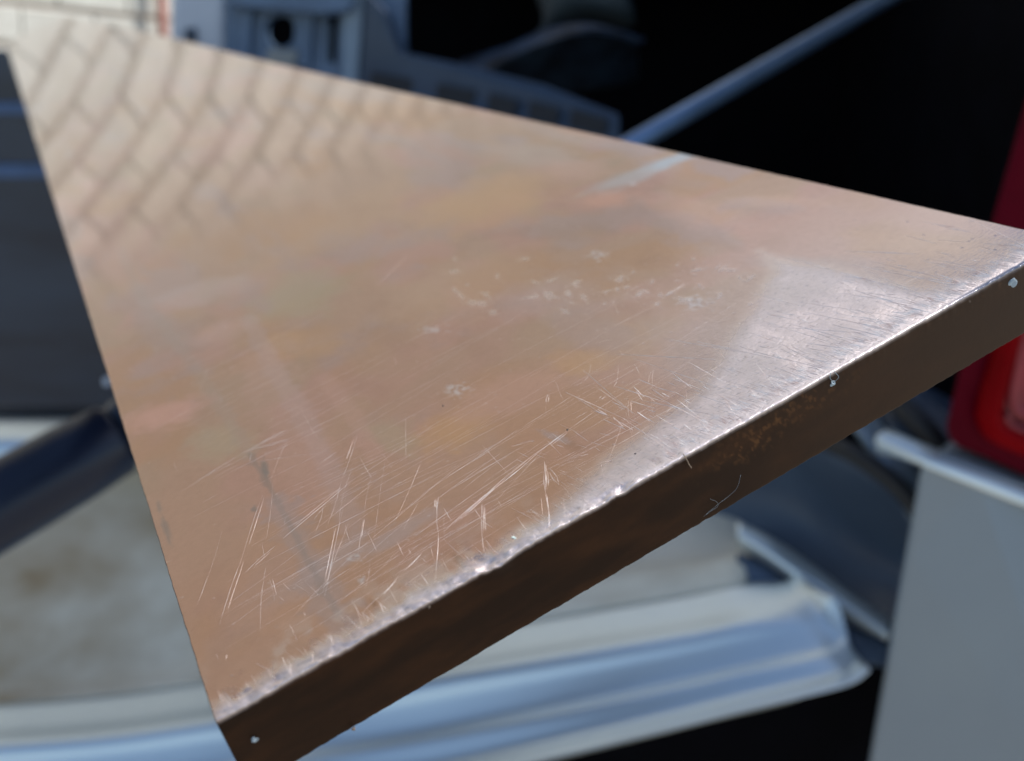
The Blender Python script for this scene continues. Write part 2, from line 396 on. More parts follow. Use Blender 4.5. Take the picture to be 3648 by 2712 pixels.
prism('end_rib', P3([(745, -60, 1.185), (795, -60, 1.185), (778, 190, 1.185), (742, 180, 1.185)]), .02, mat('crate_edge', (.24, .34, .46), rough=.35), crate, .004)
prism('end_rib', P3([(640, -60, 1.19), (690, -60, 1.19), (672, 150, 1.19), (636, 145, 1.19)]), .012, m_crate, crate, .003)
prism('end_rib', P3([(528, 20, 1.19), (548, 20, 1.19), (540, 150, 1.19), (520, 145, 1.19)]), .012, m_crate, crate, .003)
prism('top_rim', P3([(488, -60, 1.17), (800, -60, 1.17), (760, 26, 1.17), (700, 34, 1.17), (488, 14, 1.17)]), .03, m_crate, crate, .005)
prism('hole_collar', P3([(580, 104, 1.185), (646, 108, 1.185), (640, 150, 1.185), (574, 142, 1.185)]), .012, mat('crate_grey', (.30, .33, .34), rough=.5), crate, .003)
tub = prism('side_wall', P3([(795, -20, 1.17), (842, 30, 1.16), (868, 112, 1.15), (1000, 140, 1.12), (1180, 185, 1.08), (1345, 250, 1.04), (1345, 340, 1.03), (1200, 300, 1.06), (1000, 250, 1.1), (780, 190, 1.17)]), .03, mat('crate_side', (.030, .055, .10), rough=.4), crate, .003)
cellm = mat('recess_shade', (.008, .012, .02), rough=.6)  # dark plates carry the shade of the crate's recesses in their colour
for a, b_, y0, y1 in ((806, 900, 160, 176), (950, 1032, 186, 200), (1062, 1125, 206, 222), (1150, 1215, 222, 240), (1240, 1320, 240, 262)):
    Yc = 1.165 - (a - 780) * .00024
    prism('recess_shade_plate', P3([(a, y0 - 4, Yc - .004), (b_, y1 - 4, Yc - .018), (b_ - 8, y1 + 34, Yc - .018), (a - 6, y0 + 34, Yc - .004)]), .004, cellm, crate, 0)
bag = loft('cloth_bag', [P3([(1000, 130, 1.26), (1100, 100, 1.22), (1200, 58, 1.2), (1290, 52, 1.2), (1400, 84, 1.24)]),
                         P3([(990, 170, 1.24), (1100, 120, 1.19), (1200, 82, 1.15), (1290, 70, 1.15), (1390, 92, 1.2)]),
                         P3([(980, 240, 1.26), (1090, 150, 1.2), (1200, 108, 1.17), (1290, 84, 1.18), (1385, 96, 1.25)]),
                         P3([(980, 330, 1.35), (1100, 250, 1.3), (1210, 220, 1.3), (1300, 200, 1.3), (1390, 180, 1.35)])], m_bag, None, nu=8, nv=6, solid=.004)
tag(bag, 'dark blue cloth bag with a pale fold lying in the load space', 'bag')
sheet = loft('folded_sheet', [P3([(1060, -60, 1.4), (1130, -60, 1.38), (1180, 40, 1.36), (1120, 110, 1.38)]), P3([(1100, -60, 1.36), (1190, -60, 1.34), (1240, 10, 1.34), (1300, 60, 1.4)]), P3([(1240, -70, 1.4), (1330, -70, 1.36), (1370, 10, 1.34), (1380, 55, 1.36)])], mat('dull_green_cloth', (.05, .075, .09), (.02, .03, .04), rough=.6, scale=20), None, nu=6, nv=5, solid=.003)
tag(sheet, 'dull grey-green folded sheet behind the dark cloth bag', 'cloth')

# ------------------------------------------------------------------ the pole that crosses under the bar
pole = empty('metal_pole', tuple(at(0, 1090, .36)))
tag(pole, 'long blue-grey metal pole with a thick black sleeve, passing behind the bar', 'pole')
A, B = at(-60, 1130, .345), at(2010, -52, .80)
def pl(t): return A + (B - A) * t
tube('rod', [pl(.16), pl(1.0)], .0058, m_pole, pole)
tube('sleeve', [pl(-.12), pl(.0), pl(.055), pl(.082), pl(.0855)], [.0172, .0172, .0168, .0158, .0140], m_sleeve, pole)
tube('collar', [pl(.086), pl(.092), pl(.105), pl(.125), pl(.15), pl(.165), pl(.18), pl(.185)], [.0128, .0146, .0152, .0146, .0130, .0108, .0092, .0062], m_sleeve, pole)

# ------------------------------------------------------------------ the copper bar
WR = np.array([[0.82584768, -0.46132926, -0.32426982], [0.41409302, 0.88648544, -0.20656847], [0.38275655, 0.03631622, 0.92313518]])
BO = np.array([-0.02251055, 0.06826905, -0.05130654])
T, W, L = .008524, .1, 1.9
bar = bpy.data.objects.new('copper_bar', None)
def plane(u, v, z=0.0):              # bar coordinates of a point on the bar's top
    d = WR.T @ ray(u, v); o = -WR.T @ BO
    return (o + d * ((z - o[2]) / d[2]))[:2]

def vnoise(x, y, seed):
    xi = np.floor(x).astype(np.int64); yi = np.floor(y).astype(np.int64); fx = x - xi; fy = y - yi
    fx = fx * fx * (3 - 2 * fx); fy = fy * fy * (3 - 2 * fy)
    def h(a, b):
        n = (a * 374761393 + b * 668265263 + seed * 974634777) & 0x7fffffff
        n = ((n ^ (n >> 13)) * 1274126177) & 0x7fffffff
        return ((n ^ (n >> 16)) & 0xffff) / 65535.0
    return (h(xi, yi) * (1 - fx) + h(xi + 1, yi) * fx) * (1 - fy) + (h(xi, yi + 1) * (1 - fx) + h(xi + 1, yi + 1) * fx) * fy
def fbm(x, y, seed, oct=4):
    s = 0; a = .5; tot = 0
    for k in range(oct):
        s = s + a * vnoise(x * 2 ** k + 17 * k, y * 2 ** k - 9 * k, seed + k); tot += a; a *= .55
    return s / tot
def sst(a, b, x): 
    t = np.clip((x - a) / (b - a), 0, 1); return t * t * (3 - 2 * t)

RC = .00012
xs = np.concatenate([[0, .00003, .00006, .00009, .00012], np.linspace(.0006, W - .0006, 480), [W - .00012, W - .00009, W - .00006, W - .00003, W]])
ys = [RC]
while ys[-1] < L:
    y = ys[-1]; ys.append(min(L, y + (.00016 if y < .003 else .00022 if y < .06 else .00022 + (y - .06) * .022)))
ys = np.array(ys)
nx, ny = len(xs), len(ys)
# profile along the front: top rows from back to front, arc, face, arc, first bottom row
prof = [(y, 0.0) for y in ys[::-1]]
for a in np.linspace(0, 90, 7)[1:]: prof.append((RC - RC * math.sin(R(a)), -RC + RC * math.cos(R(a))))
for z in np.linspace(-RC, -T + RC, 34)[1:]: prof.append((0.0, z))
for a in np.linspace(0, 90, 5)[1:]: prof.append((RC - RC * math.cos(R(a)), -T + RC - RC * math.sin(R(a))))
n_front = len(prof)
prof += [(y, -T) for y in ys[1:]]
prof = np.array(prof)
PX, PI_ = np.meshgrid(xs, np.arange(len(prof)))
PY, PZ = prof[:, 0][PI_], prof[:, 1][PI_]
X, Y, Z = PX.copy(), PY.copy(), PZ.copy()
# rounded long edges
dl = np.clip(RC - X, 0, RC); dr = np.clip(X - (W - RC), 0, RC); de = np.maximum(dl, dr)
drop = RC - np.sqrt(np.maximum(RC * RC - de * de, 0))
top = PI_ < ny; facef = (PI_ >= ny) & (PI_ < n_front - 1); botm = PI_ >= n_front - 1
Z = np.where(top, Z - drop, Z); Z = np.where(botm, Z + drop, Z); Y = np.where(facef, Y + drop, Y)
mm = 1000.0
# saw-cut front edge: waviness, burr, nick
xn, yn = X * mm, PY * mm
edge = (fbm(xn / 9, xn * 0 + 3.3, 5) - .5) * .35 + (fbm(xn / 1.3, xn * 0 + 8.1, 9) - .5) * .28 + (fbm(xn / .5, xn * 0 + 1.7, 19, 2) - .5) * .22
burr_w = np.interp(X[0] * mm, [0, 5, 25, 38, 42, 50, 75, 100], [.8, 1.1, 1.5, 1.6, .6, .22, .15, .2])[None, :] * np.ones_like(X)
near = np.exp(-(PY * mm / 1.2) ** 2)
depthf = np.clip(-PZ / T, 0, 1)
Y = Y + edge * .7 / mm * near * np.exp(-depthf * 14)
Z = Z + (fbm(xn / .9, xn * 0 + 2.2, 47, 4) - .5) * .22 / mm * np.exp(-(1 - depthf) * 9) * near
bsh = fbm(xn / 1.1, yn / .8, 31, 4)
roll = sst(burr_w * 1.0, burr_w * .15, PY * mm)                     # how far onto the rolled edge
Z = Z - np.where(top | facef, roll * (.05 + .34 * (bsh - .5)) / mm * np.exp(-depthf * 16) * np.clip(burr_w, .12, 1.2), 0)
ncx, ncy = plane(1046, 1212)
def bump(cx, cy, rx, ry): return np.exp(-((X - cx) * mm / rx) ** 2 - ((PY - cy) * mm / ry) ** 2)
nk = bump(ncx, .0004, 1.5, 1.5); fa = np.exp(-depthf * 9)
Z = Z - nk * fa * (.34 + .5 * (fbm(xn * 1.3, yn * 1.3, 77) - .5)) / mm; Y = Y - bump(ncx + .0012, 0, 1.2, 2) * fa * .35 / mm
for _k in range(26):
    cx_ = rng.uniform(0, .045) if _k < 19 else rng.uniform(.04, .1); r_ = rng.uniform(.25, .8)
    bp_ = bump(cx_, rng.uniform(0, .0014), r_, r_ * rng.uniform(.6, 1.2))
    Z = Z + bp_ * fa * rng.choice([-1, 1]) * rng.uniform(.05, .15) / mm
# bottom of the end face: the cut is slightly out of square
sx = np.interp(X, [0, W], [-.00047, -.00025]); sy = np.interp(X, [0, W], [.00041, -.00019])
fr = np.exp(-PY / .01)
X2 = X + sx * depthf * fr; Y = Y + sy * depthf * fr
X2 = X2 + (fbm(yn / 2.5, yn * 0 + 5.5, 53, 4) - .5) * .22 / mm * (np.exp(-(X / .0008)) + np.exp(-((W - X) / .0008))) * (PY < .4)
# very slight twist and taper of a long bar
zr = .0062 * (1 - np.exp(-(np.maximum(PY - .18, 0) / .50) ** 2))
zl = -.0040 * (1 - np.exp(-(np.maximum(PY - .18, 0) / .60) ** 2))
X2 = X2 * (1 + np.interp(PY, [0, .03, .2, .5], [.003, .007, .014, .015]))
Z = Z + zl * (1 - X / W) + zr * X / W

# --- oxide colour of the metal, with sheen and reflections painted in
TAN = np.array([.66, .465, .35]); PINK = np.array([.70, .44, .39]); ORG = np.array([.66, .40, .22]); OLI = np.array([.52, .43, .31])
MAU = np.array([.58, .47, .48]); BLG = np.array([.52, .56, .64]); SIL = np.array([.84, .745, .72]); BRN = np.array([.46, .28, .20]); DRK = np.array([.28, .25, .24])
C = np.ones(X.shape + (3,)) * TAN
def mixc(C, col, m): return C + (col - C) * np.clip(m, 0, 1)[..., None]
wx = xn + 6 * (fbm(xn / 14, yn / 14, 41) - .5); wy = yn + 8 * (fbm(xn / 14, yn / 14, 43) - .5)
lx, ly = wx, np.where(wy < 120, wy, 120 + (wy - 120) * .35)
C = mixc(C, PINK, .9 * sst(.46, .66, fbm(lx / 13, ly / 16, 2, 3)))
C = mixc(C, OLI, .45 * sst(.52, .75, fbm(lx / 10, ly / 12, 12, 3)))
C = mixc(C, ORG, .75 * sst(.52, .72, fbm(lx / 15, ly / 14, 23, 3)))
C = mixc(C, MAU, .75 * sst(.52, .72, fbm(lx / 9, ly / 15, 33, 4)))
C = mixc(C, BRN, .30 * sst(.50, .8, fbm(lx / 4, ly / 7, 37, 4)))
C = C * (.97 - .26 * sst(260, 40, yn))[..., None] * np.array([1.0, .93, .915])  # whole top darker towards the near end
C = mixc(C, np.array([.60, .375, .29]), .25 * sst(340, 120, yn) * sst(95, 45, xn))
# paler, greyer metal towards the right-hand end, partly sky reflection painted in
gr = sst(30, 85, xn) * sst(70, 18, yn)
C = mixc(C, SIL * np.array([.94, .88, .86]), .25 * gr * (.6 + .8 * fbm(lx / 12, ly / 12, 51)))
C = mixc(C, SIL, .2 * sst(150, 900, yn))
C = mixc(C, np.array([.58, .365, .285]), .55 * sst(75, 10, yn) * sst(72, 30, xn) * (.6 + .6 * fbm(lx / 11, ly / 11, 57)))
SC = .15 * sst(215, 15, yn)
def ell(u, v, ru, rv, rot=0, soft=1.0, wob=.35, seed=3):
    """soft patch on the bar given at a spot of the photograph, kept in bar coordinates"""
    c = plane(u, v); a = R(rot)
    ax = plane(u + ru * math.cos(a), v + ru * math.sin(a)) - c; bx = plane(u - rv * math.sin(a), v + rv * math.cos(a)) - c
    J = np.linalg.inv(np.array([ax, bx]).T)
    dx, dy = X - c[0], PY - c[1]
    p, q = J[0, 0] * dx + J[0, 1] * dy, J[1, 0] * dx + J[1, 1] * dy
    d = np.sqrt(p * p + q * q) * (1 + wob * (fbm(p * 2.2 + 9, q * 2.2 + 4, seed, 4) - .5) * 2)
    return sst(1 + .6 * soft, 1 - .6 * soft, d)
BL_ = [(650, 640, 85, 42, -20, OLI * .92, .65), (1040, 440, 150, 50, -10, ORG, .65), (1310, 437, 55, 16, -5, np.array([.72, .40, .32]), .6),
       (1370, 385, 105, 14, -20, BLG, .6), (1455, 350, 60, 9, -20, np.array([.45, .56, .70]), .7), (720, 195, 110, 22, 8, MAU, .6), (1230, 300, 130, 14, 12, MAU, .5), (1150, 340, 110, 22, 8, MAU, .45),  # the two blue patches paint in a reflected streak
       (560, 380, 60, 30, 0, PINK, .5), (1240, 370, 70, 20, 0, PINK * .96, .5), (360, 900, 80, 26, -15, np.array([.78, .44, .40]), .55), (980, 935, 70, 36, -10, ORG * .97, .6),
       (1255, 790, 60, 26, 0, ORG, .45), (850, 950, 60, 30, 20, OLI, .4), (650, 745, 80, 35, 0, ORG, .4), (470, 960, 60, 35, 0, OLI, .5), (730, 480, 160, 40, -25, ORG, .25),
       (1000, 620, 160, 60, -20, TAN, .3), (1200, 650, 120, 50, 0, MAU, .35), (700, 1230, 120, 25, -38, MAU * .9, .55), (860, 1160, 90, 18, -30, MAU * .9, .55), (600, 1180, 70, 60, 0, BRN * 1.25, .35),
       (590, 1300, 90, 70, 0, BRN * 1.3, .35), (480, 720, 60, 20, -15, PINK, .4), (420, 640, 110, 25, -15, MAU * 1.1, .4), (1100, 860, 120, 40, -20, PINK, .35), (1500, 760, 100, 90, 0, MAU * 1.1, .35),
       (1500, 460, 120, 28, 10, np.array([.70, .45, .38]), .35), (1660, 440, 90, 14, 0, np.array([.72, .50, .42]), .35), (330, 330, 80, 60, 0, TAN * 1.04, .4), (930, 240, 90, 12, 12, BRN * 1.2, .4), (1240, 290, 50, 7, 10, np.array([.66, .38, .28]), .6)]
for k, (u, v, ru, rv, ro, col, st) in enumerate(BL_): C = mixc(C, col, st * ell(u, v, ru, rv, ro, .9, .5, 60 + k))
def seg_mask(pts, wid, soft=1.0, wob=.5, seed=1, z_=0):
    P = [plane(u, v) * mm for u, v in pts]; d = np.full(X.shape, 1e9)
    sel = (yn < 260)
    for a, b in zip(P[:-1], P[1:]):
        ab = b - a; t = np.clip(((xn - a[0]) * ab[0] + (yn - a[1]) * ab[1]) / (ab @ ab), 0, 1)
        d = np.minimum(d, np.hypot(xn - a[0] - t * ab[0], yn - a[1] - t * ab[1]))
    d = d * (1 + wob * 2 * (fbm(xn / 1.5, yn / 1.5, seed, 4) - .5))
    return sst(wid * (1 + .5 * soft), wid * (1 - .5 * soft), d)
C = mixc(C, np.array([.56, .44, .46]), .32 * seg_mask([(535, 690), (590, 800), (650, 900), (730, 1050), (760, 1140)], 1.3, .9, .6, 71))
C = mixc(C, PINK * .95, .3 * seg_mask([(700, 820), (760, 900), (810, 990)], 1.1, .9, .6, 72))
C = mixc(C, PINK * .95, .3 * seg_mask([(560, 780), (640, 960), (700, 1060)], 3.2, 1, .7, 73))
C = mixc(C, DRK * 1.5, .22 * seg_mask([(260, 540), (310, 650), (400, 770), (470, 870), (540, 985)], 1.0, 1.0, .9, 74))
C = mixc(C, DRK, .45 * seg_mask([(540, 985), (585, 1060), (640, 1165), (690, 1260), (730, 1330)], .35, 1.0, 1.0, 75))
C = mixc(C, MAU * .8, .45 * seg_mask([(600, 1090), (650, 1180), (700, 1290), (740, 1360)], 1.3, 1.0, 1.0, 76))
C = mixc(C, DRK, .75 * ell(573, 1018, 7, 20, -12, .8, .5, 77)); C = mixc(C, DRK, .7 * ell(550, 1106, 6, 7, 0, .8, .6, 78))
C = mixc(C, BRN * .9, .6 * ell(1235, 965, 26, 12, 35, 1, .6, 79)); C = mixc(C, MAU * .85, .6 * ell(1200, 950, 30, 8, 20, 1, .6, 80))
C = mixc(C, BRN * .75, .75 * ell(1002, 1225, 7, 26, -40, .6, .4, 82)); C = mixc(C, BRN * .8, .65 * ell(815, 1320, 7, 22, -30, .6, .4, 83))
C = mixc(C, DRK, .6 * ell(360, 1150, 7, 28, -18, 1, .6, 84)); C = mixc(C, DRK, .5 * ell(345, 1100, 5, 14, -10, 1, .6, 85))
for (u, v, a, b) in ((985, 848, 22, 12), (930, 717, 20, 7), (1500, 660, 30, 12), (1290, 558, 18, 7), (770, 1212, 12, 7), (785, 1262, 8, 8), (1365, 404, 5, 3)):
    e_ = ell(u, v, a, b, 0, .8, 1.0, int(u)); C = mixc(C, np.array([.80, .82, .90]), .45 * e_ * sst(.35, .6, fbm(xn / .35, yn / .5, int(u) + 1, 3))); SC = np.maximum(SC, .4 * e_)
# pale fretting marks across the middle right
for k in range(58):
    u = rng.uniform(960, 1640); v = 640 - (u - 960) * .03 + rng.normal(0, 30)
    if 1150 < u < 1220 and k % 2: continue
    a = rng.uniform(3, 13); e_ = ell(u, v, a, rng.uniform(2, 6), rng.uniform(-40, 50), .9, 1.2, 200 + k)
    C = mixc(C, np.array([.84, .72, .67]), .34 * e_); SC = np.maximum(SC, .5 * e_)
# abraded, pitted zone at the right of the cut end, bright sheen painted in silver
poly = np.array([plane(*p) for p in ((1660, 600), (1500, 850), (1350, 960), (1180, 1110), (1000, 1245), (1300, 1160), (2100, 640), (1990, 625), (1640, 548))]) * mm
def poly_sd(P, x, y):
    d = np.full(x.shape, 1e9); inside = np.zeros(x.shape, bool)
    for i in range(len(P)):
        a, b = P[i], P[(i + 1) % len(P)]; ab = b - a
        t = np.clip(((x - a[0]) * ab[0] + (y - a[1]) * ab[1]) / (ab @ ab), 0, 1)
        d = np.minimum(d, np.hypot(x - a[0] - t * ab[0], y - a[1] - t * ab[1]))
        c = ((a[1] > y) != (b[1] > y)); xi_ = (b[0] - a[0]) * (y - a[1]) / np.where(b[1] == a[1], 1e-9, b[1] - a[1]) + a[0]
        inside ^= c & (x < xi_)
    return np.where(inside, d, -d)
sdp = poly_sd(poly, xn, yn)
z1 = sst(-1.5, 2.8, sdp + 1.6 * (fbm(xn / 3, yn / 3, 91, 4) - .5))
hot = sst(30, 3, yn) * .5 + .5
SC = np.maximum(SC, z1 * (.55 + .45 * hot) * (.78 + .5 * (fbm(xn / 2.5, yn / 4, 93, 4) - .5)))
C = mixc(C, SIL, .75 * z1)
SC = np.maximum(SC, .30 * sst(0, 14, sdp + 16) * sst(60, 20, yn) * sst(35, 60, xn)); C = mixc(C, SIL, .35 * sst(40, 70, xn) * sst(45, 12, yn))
# worn strip along the cut edge
edgew = sst(1.0, .15, yn / np.interp(xn, [0, 30, 42, 60, 100], [2.6, 3.4, 2.2, 5.0, 4.0]) + .9 * (fbm(xn / 1.1, yn / 2.5, 95, 4) - .5))
C = mixc(C, SIL * 1.03, .8 * edgew); SC = np.maximum(SC, .9 * edgew)
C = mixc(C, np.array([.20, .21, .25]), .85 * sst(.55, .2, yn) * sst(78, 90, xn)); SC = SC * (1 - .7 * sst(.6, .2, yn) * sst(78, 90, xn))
C = mixc(C, SIL * .85, .5 * sst(9, 1, yn) * sst(.45, .65, fbm(xn / 2.2, yn / 3.2, 96, 4)) * sst(50, 20, xn)); SC = np.maximum(SC, .55 * sst(10, 1, yn) * sst(.48, .7, fbm(xn / 1.6, yn / 2.4, 97, 4)) * sst(50, 25, xn))
# sides, end face and bottom: dull brown oxide, darkened to hold the shade they face
down = np.where(top, 0.0, sst(.00016, .00045, -PZ + .00014 * (fbm(xn / .8, -PZ * mm, 88) - .5)))
down = np.where(botm, 1.0, down); down = np.where((X < .00007) | (X > W - .00007), 1.0, down)
zf = -PZ * mm
BR1 = np.array([.022, .009, .0035]); BR2 = np.array([.075, .028, .009]); BR3 = np.array([.050, .027, .015])
fc = np.ones(X.shape + (3,)) * BR1
fc = mixc(fc, BR2 * .85, .75 * sst(.30, .85, fbm(xn / 9, zf / 2.2, 61, 5))); fc = mixc(fc, BR3, .85 * sst(35, 85, xn + 10 * (fbm(xn / 8, zf / 3, 62) - .5)))
spk = sst(.52, .72, fbm(xn / .5, zf / .5, 63, 4)) * np.exp(-((xn - 60) / 7) ** 2 - ((zf - 1.8) / 1.3) ** 2) + sst(.55, .7, fbm(xn / .5, zf / .5, 64, 4)) * np.exp(-((xn - 55) / 4) ** 2 - ((zf - 3) / 1.2) ** 2)
spk = spk + .7 * sst(.55, .75, fbm(xn / .8, zf / .4, 65, 4)) * sst(70, 90, xn) * np.exp(-(zf / 1.2) ** 2)
fc = mixc(fc, np.array([.15, .065, .022]), .8 * np.clip(spk, 0, 1))
fc = mixc(fc, np.array([.30, .24, .20]), .8 * sst(.985, .999, vnoise(xn / .17, zf / .17, 66)) * .6)
side = (X < .0001) | (X > W - .0001)
C = C + (fc - C) * down[..., None]
SC = np.where(down > .5, 0, SC)

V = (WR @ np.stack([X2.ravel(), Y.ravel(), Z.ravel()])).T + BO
me = bpy.data.meshes.new('copper_bar')
nr = len(prof)
idx = np.arange(nr * nx).reshape(nr, nx)
nquads_rows = n_front - 1                         # grid down to the first bottom row
q = np.stack([idx[:n_front - 1, :-1], idx[1:n_front, :-1], idx[1:n_front, 1:], idx[:n_front - 1, 1:]], -1).reshape(-1, 4)
# side walls: top row i (reversed order) against its bottom twin, coarse steps
tw = lambda j: ny - 1 - j                          # profile row of ys[j] on top
bt = lambda j: n_front - 1 + j
sid = []
for j in range(ny - 1):
    sid.append([idx[tw(j), 0], idx[tw(j + 1), 0], idx[bt(j + 1), 0], idx[bt(j), 0]])
    sid.append([idx[tw(j), nx - 1], idx[bt(j), nx - 1], idx[bt(j + 1), nx - 1], idx[tw(j + 1), nx - 1]])
q = np.vstack([q, np.array(sid)])
# bottom: one strip per row using the two edge columns, first row fans
botq = [[idx[bt(j), 0], idx[bt(j + 1), 0], idx[bt(j + 1), nx - 1], idx[bt(j), nx - 1]] for j in range(1, ny - 1)]
used = np.unique(np.concatenate([q.ravel(), np.array(botq).ravel(), idx[bt(0)], idx[tw(ny - 1)]]))
remap = -np.ones(nr * nx, int); remap[used] = np.arange(len(used))
faces = [list(map(int, f)) for f in remap[np.vstack([q, np.array(botq)])]]
faces.append([int(remap[i]) for i in idx[bt(0)]] + [int(remap[idx[bt(1), nx - 1]]), int(remap[idx[bt(1), 0]])])
faces.append([int(remap[i]) for i in idx[tw(ny - 1)]] + [int(remap[idx[bt(ny - 1), nx - 1]]), int(remap[idx[bt(ny - 1), 0]])])
endc = []                                        # side caps of the end face
for xc, flip in ((0, 1), (nx - 1, 0)):
    loop = [int(remap[idx[r, xc]]) for r in range(tw(0), bt(0) + 1)]
    faces.append(loop[::-1] if flip else loop)
nv = len(used)
flat = np.concatenate([np.array(f) for f in faces]); ln = np.array([len(f) for f in faces])
me.vertices.add(nv); me.vertices.foreach_set('co', V[used].ravel())
me.loops.add(len(flat)); me.loops.foreach_set('vertex_index', flat)
me.polygons.add(len(faces)); me.polygons.foreach_set('loop_start', np.concatenate([[0], np.cumsum(ln)[:-1]]))
me.polygons.foreach_set('loop_total', ln)
me.update(calc_edges=True); me.validate()
import bmesh
sm = np.zeros(len(me.polygons), bool); sm[:(n_front - 1) * (nx - 1)] = True
me.polygons.foreach_set('use_smooth', sm)
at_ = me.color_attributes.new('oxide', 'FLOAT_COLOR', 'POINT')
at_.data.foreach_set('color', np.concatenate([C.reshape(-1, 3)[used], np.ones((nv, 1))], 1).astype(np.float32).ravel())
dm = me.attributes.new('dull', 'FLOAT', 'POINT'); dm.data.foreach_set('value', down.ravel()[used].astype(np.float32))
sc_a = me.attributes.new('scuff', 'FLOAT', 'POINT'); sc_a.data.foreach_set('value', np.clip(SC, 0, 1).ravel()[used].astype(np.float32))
bc = me.attributes.new('barpos', 'FLOAT_VECTOR', 'POINT')
bc.data.foreach_set('vector', np.stack([X, PY, PZ], -1).reshape(-1, 3)[used].astype(np.float32).ravel())

def copper():
    m, nt, b = new_mat('aged_copper'); L_ = nt.links
    A_ = lambda n: N(nt, 'ShaderNodeAttribute', attribute_name=n)
    ox, du, scf, bp = A_('oxide'), A_('dull'), A_('scuff'), A_('barpos')
    def noise(scale, st, det=4.0):
        mp = N(nt, 'ShaderNodeMapping'); mp.inputs['Scale'].default_value = st; L_.new(bp.outputs['Vector'], mp.inputs['Vector'])
        n = N(nt, 'ShaderNodeTexNoise', Scale=scale, Detail=det, Roughness=.65); L_.new(mp.outputs[0], n.inputs['Vector']); return n
    def math_(op, a, b_=None, c=None, clamp=False):
        n = N(nt, 'ShaderNodeMath', operation=op, use_clamp=clamp)
        for i, x in enumerate((a, b_, c)):
            if x is None: continue
            if isinstance(x, (int, float)): n.inputs[i].default_value = x
            else: L_.new(x, n.inputs[i])
        return n.outputs[0]
    fine = noise(900, (1, 1, 1)); brush = noise(1400, (.12, 1.6, 1)); pit = noise(2200, (.55, 1.2, 1), 5.0); big = noise(160, (1, 1, 1))
    tint = math_('MULTIPLY_ADD', fine.outputs['Fac'], .22, .89)
    vm = N(nt, 'ShaderNodeVectorMath', operation='SCALE'); L_.new(ox.outputs['Color'], vm.inputs[0]); L_.new(tint, vm.inputs['Scale'])
    pitd = N(nt, 'ShaderNodeMapRange'); pitd.inputs['From Min'].default_value = .36; pitd.inputs['From Max'].default_value = .44; L_.new(pit.outputs['Fac'], pitd.inputs['Value'])
    pm = math_('MULTIPLY_ADD', math_('SUBTRACT', 1.0, pitd.outputs[0]), math_('MULTIPLY', scf.outputs['Fac'], -.30), 1.0)
    vm2 = N(nt, 'ShaderNodeVectorMath', operation='SCALE'); L_.new(vm.outputs[0], vm2.inputs[0]); L_.new(pm, vm2.inputs['Scale'])
    L_.new(vm2.outputs[0], b.inputs['Base Color'])
    L_.new(math_('MULTIPLY_ADD', du.outputs['Fac'], -.65, 1.0), b.inputs['Metallic'])
    r = math_('MULTIPLY_ADD', big.outputs['Fac'], .03, .036)
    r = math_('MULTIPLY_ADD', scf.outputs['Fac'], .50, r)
    r = math_('MULTIPLY_ADD', du.outputs['Fac'], .36, r, clamp=True); L_.new(r, b.inputs['Roughness'])
    h = math_('MULTIPLY', brush.outputs['Fac'], .035)
    h = math_('MULTIPLY_ADD', math_('MULTIPLY', pit.outputs['Fac'], scf.outputs['Fac']), 4.0, h)
    h = math_('MULTIPLY_ADD', fine.outputs['Fac'], math_('MULTIPLY', du.outputs['Fac'], .5), h)
    bn = N(nt, 'ShaderNodeBump', Strength=.5, Distance=.00006); L_.new(h, bn.inputs['Height']); L_.new(bn.outputs[0], b.inputs['Normal'])
    b.inputs['Specular IOR Level'].default_value = .2
    return m
m_cu = copper()
me.materials.append(m_cu)
bar_o = bpy.data.objects.new('copper_bar', me); COL.objects.link(bar_o)
bpy.data.objects.remove(bar)
tag(bar_o, 'long thick flat copper bar with scratched top and dark brown cut end', 'metal bar')

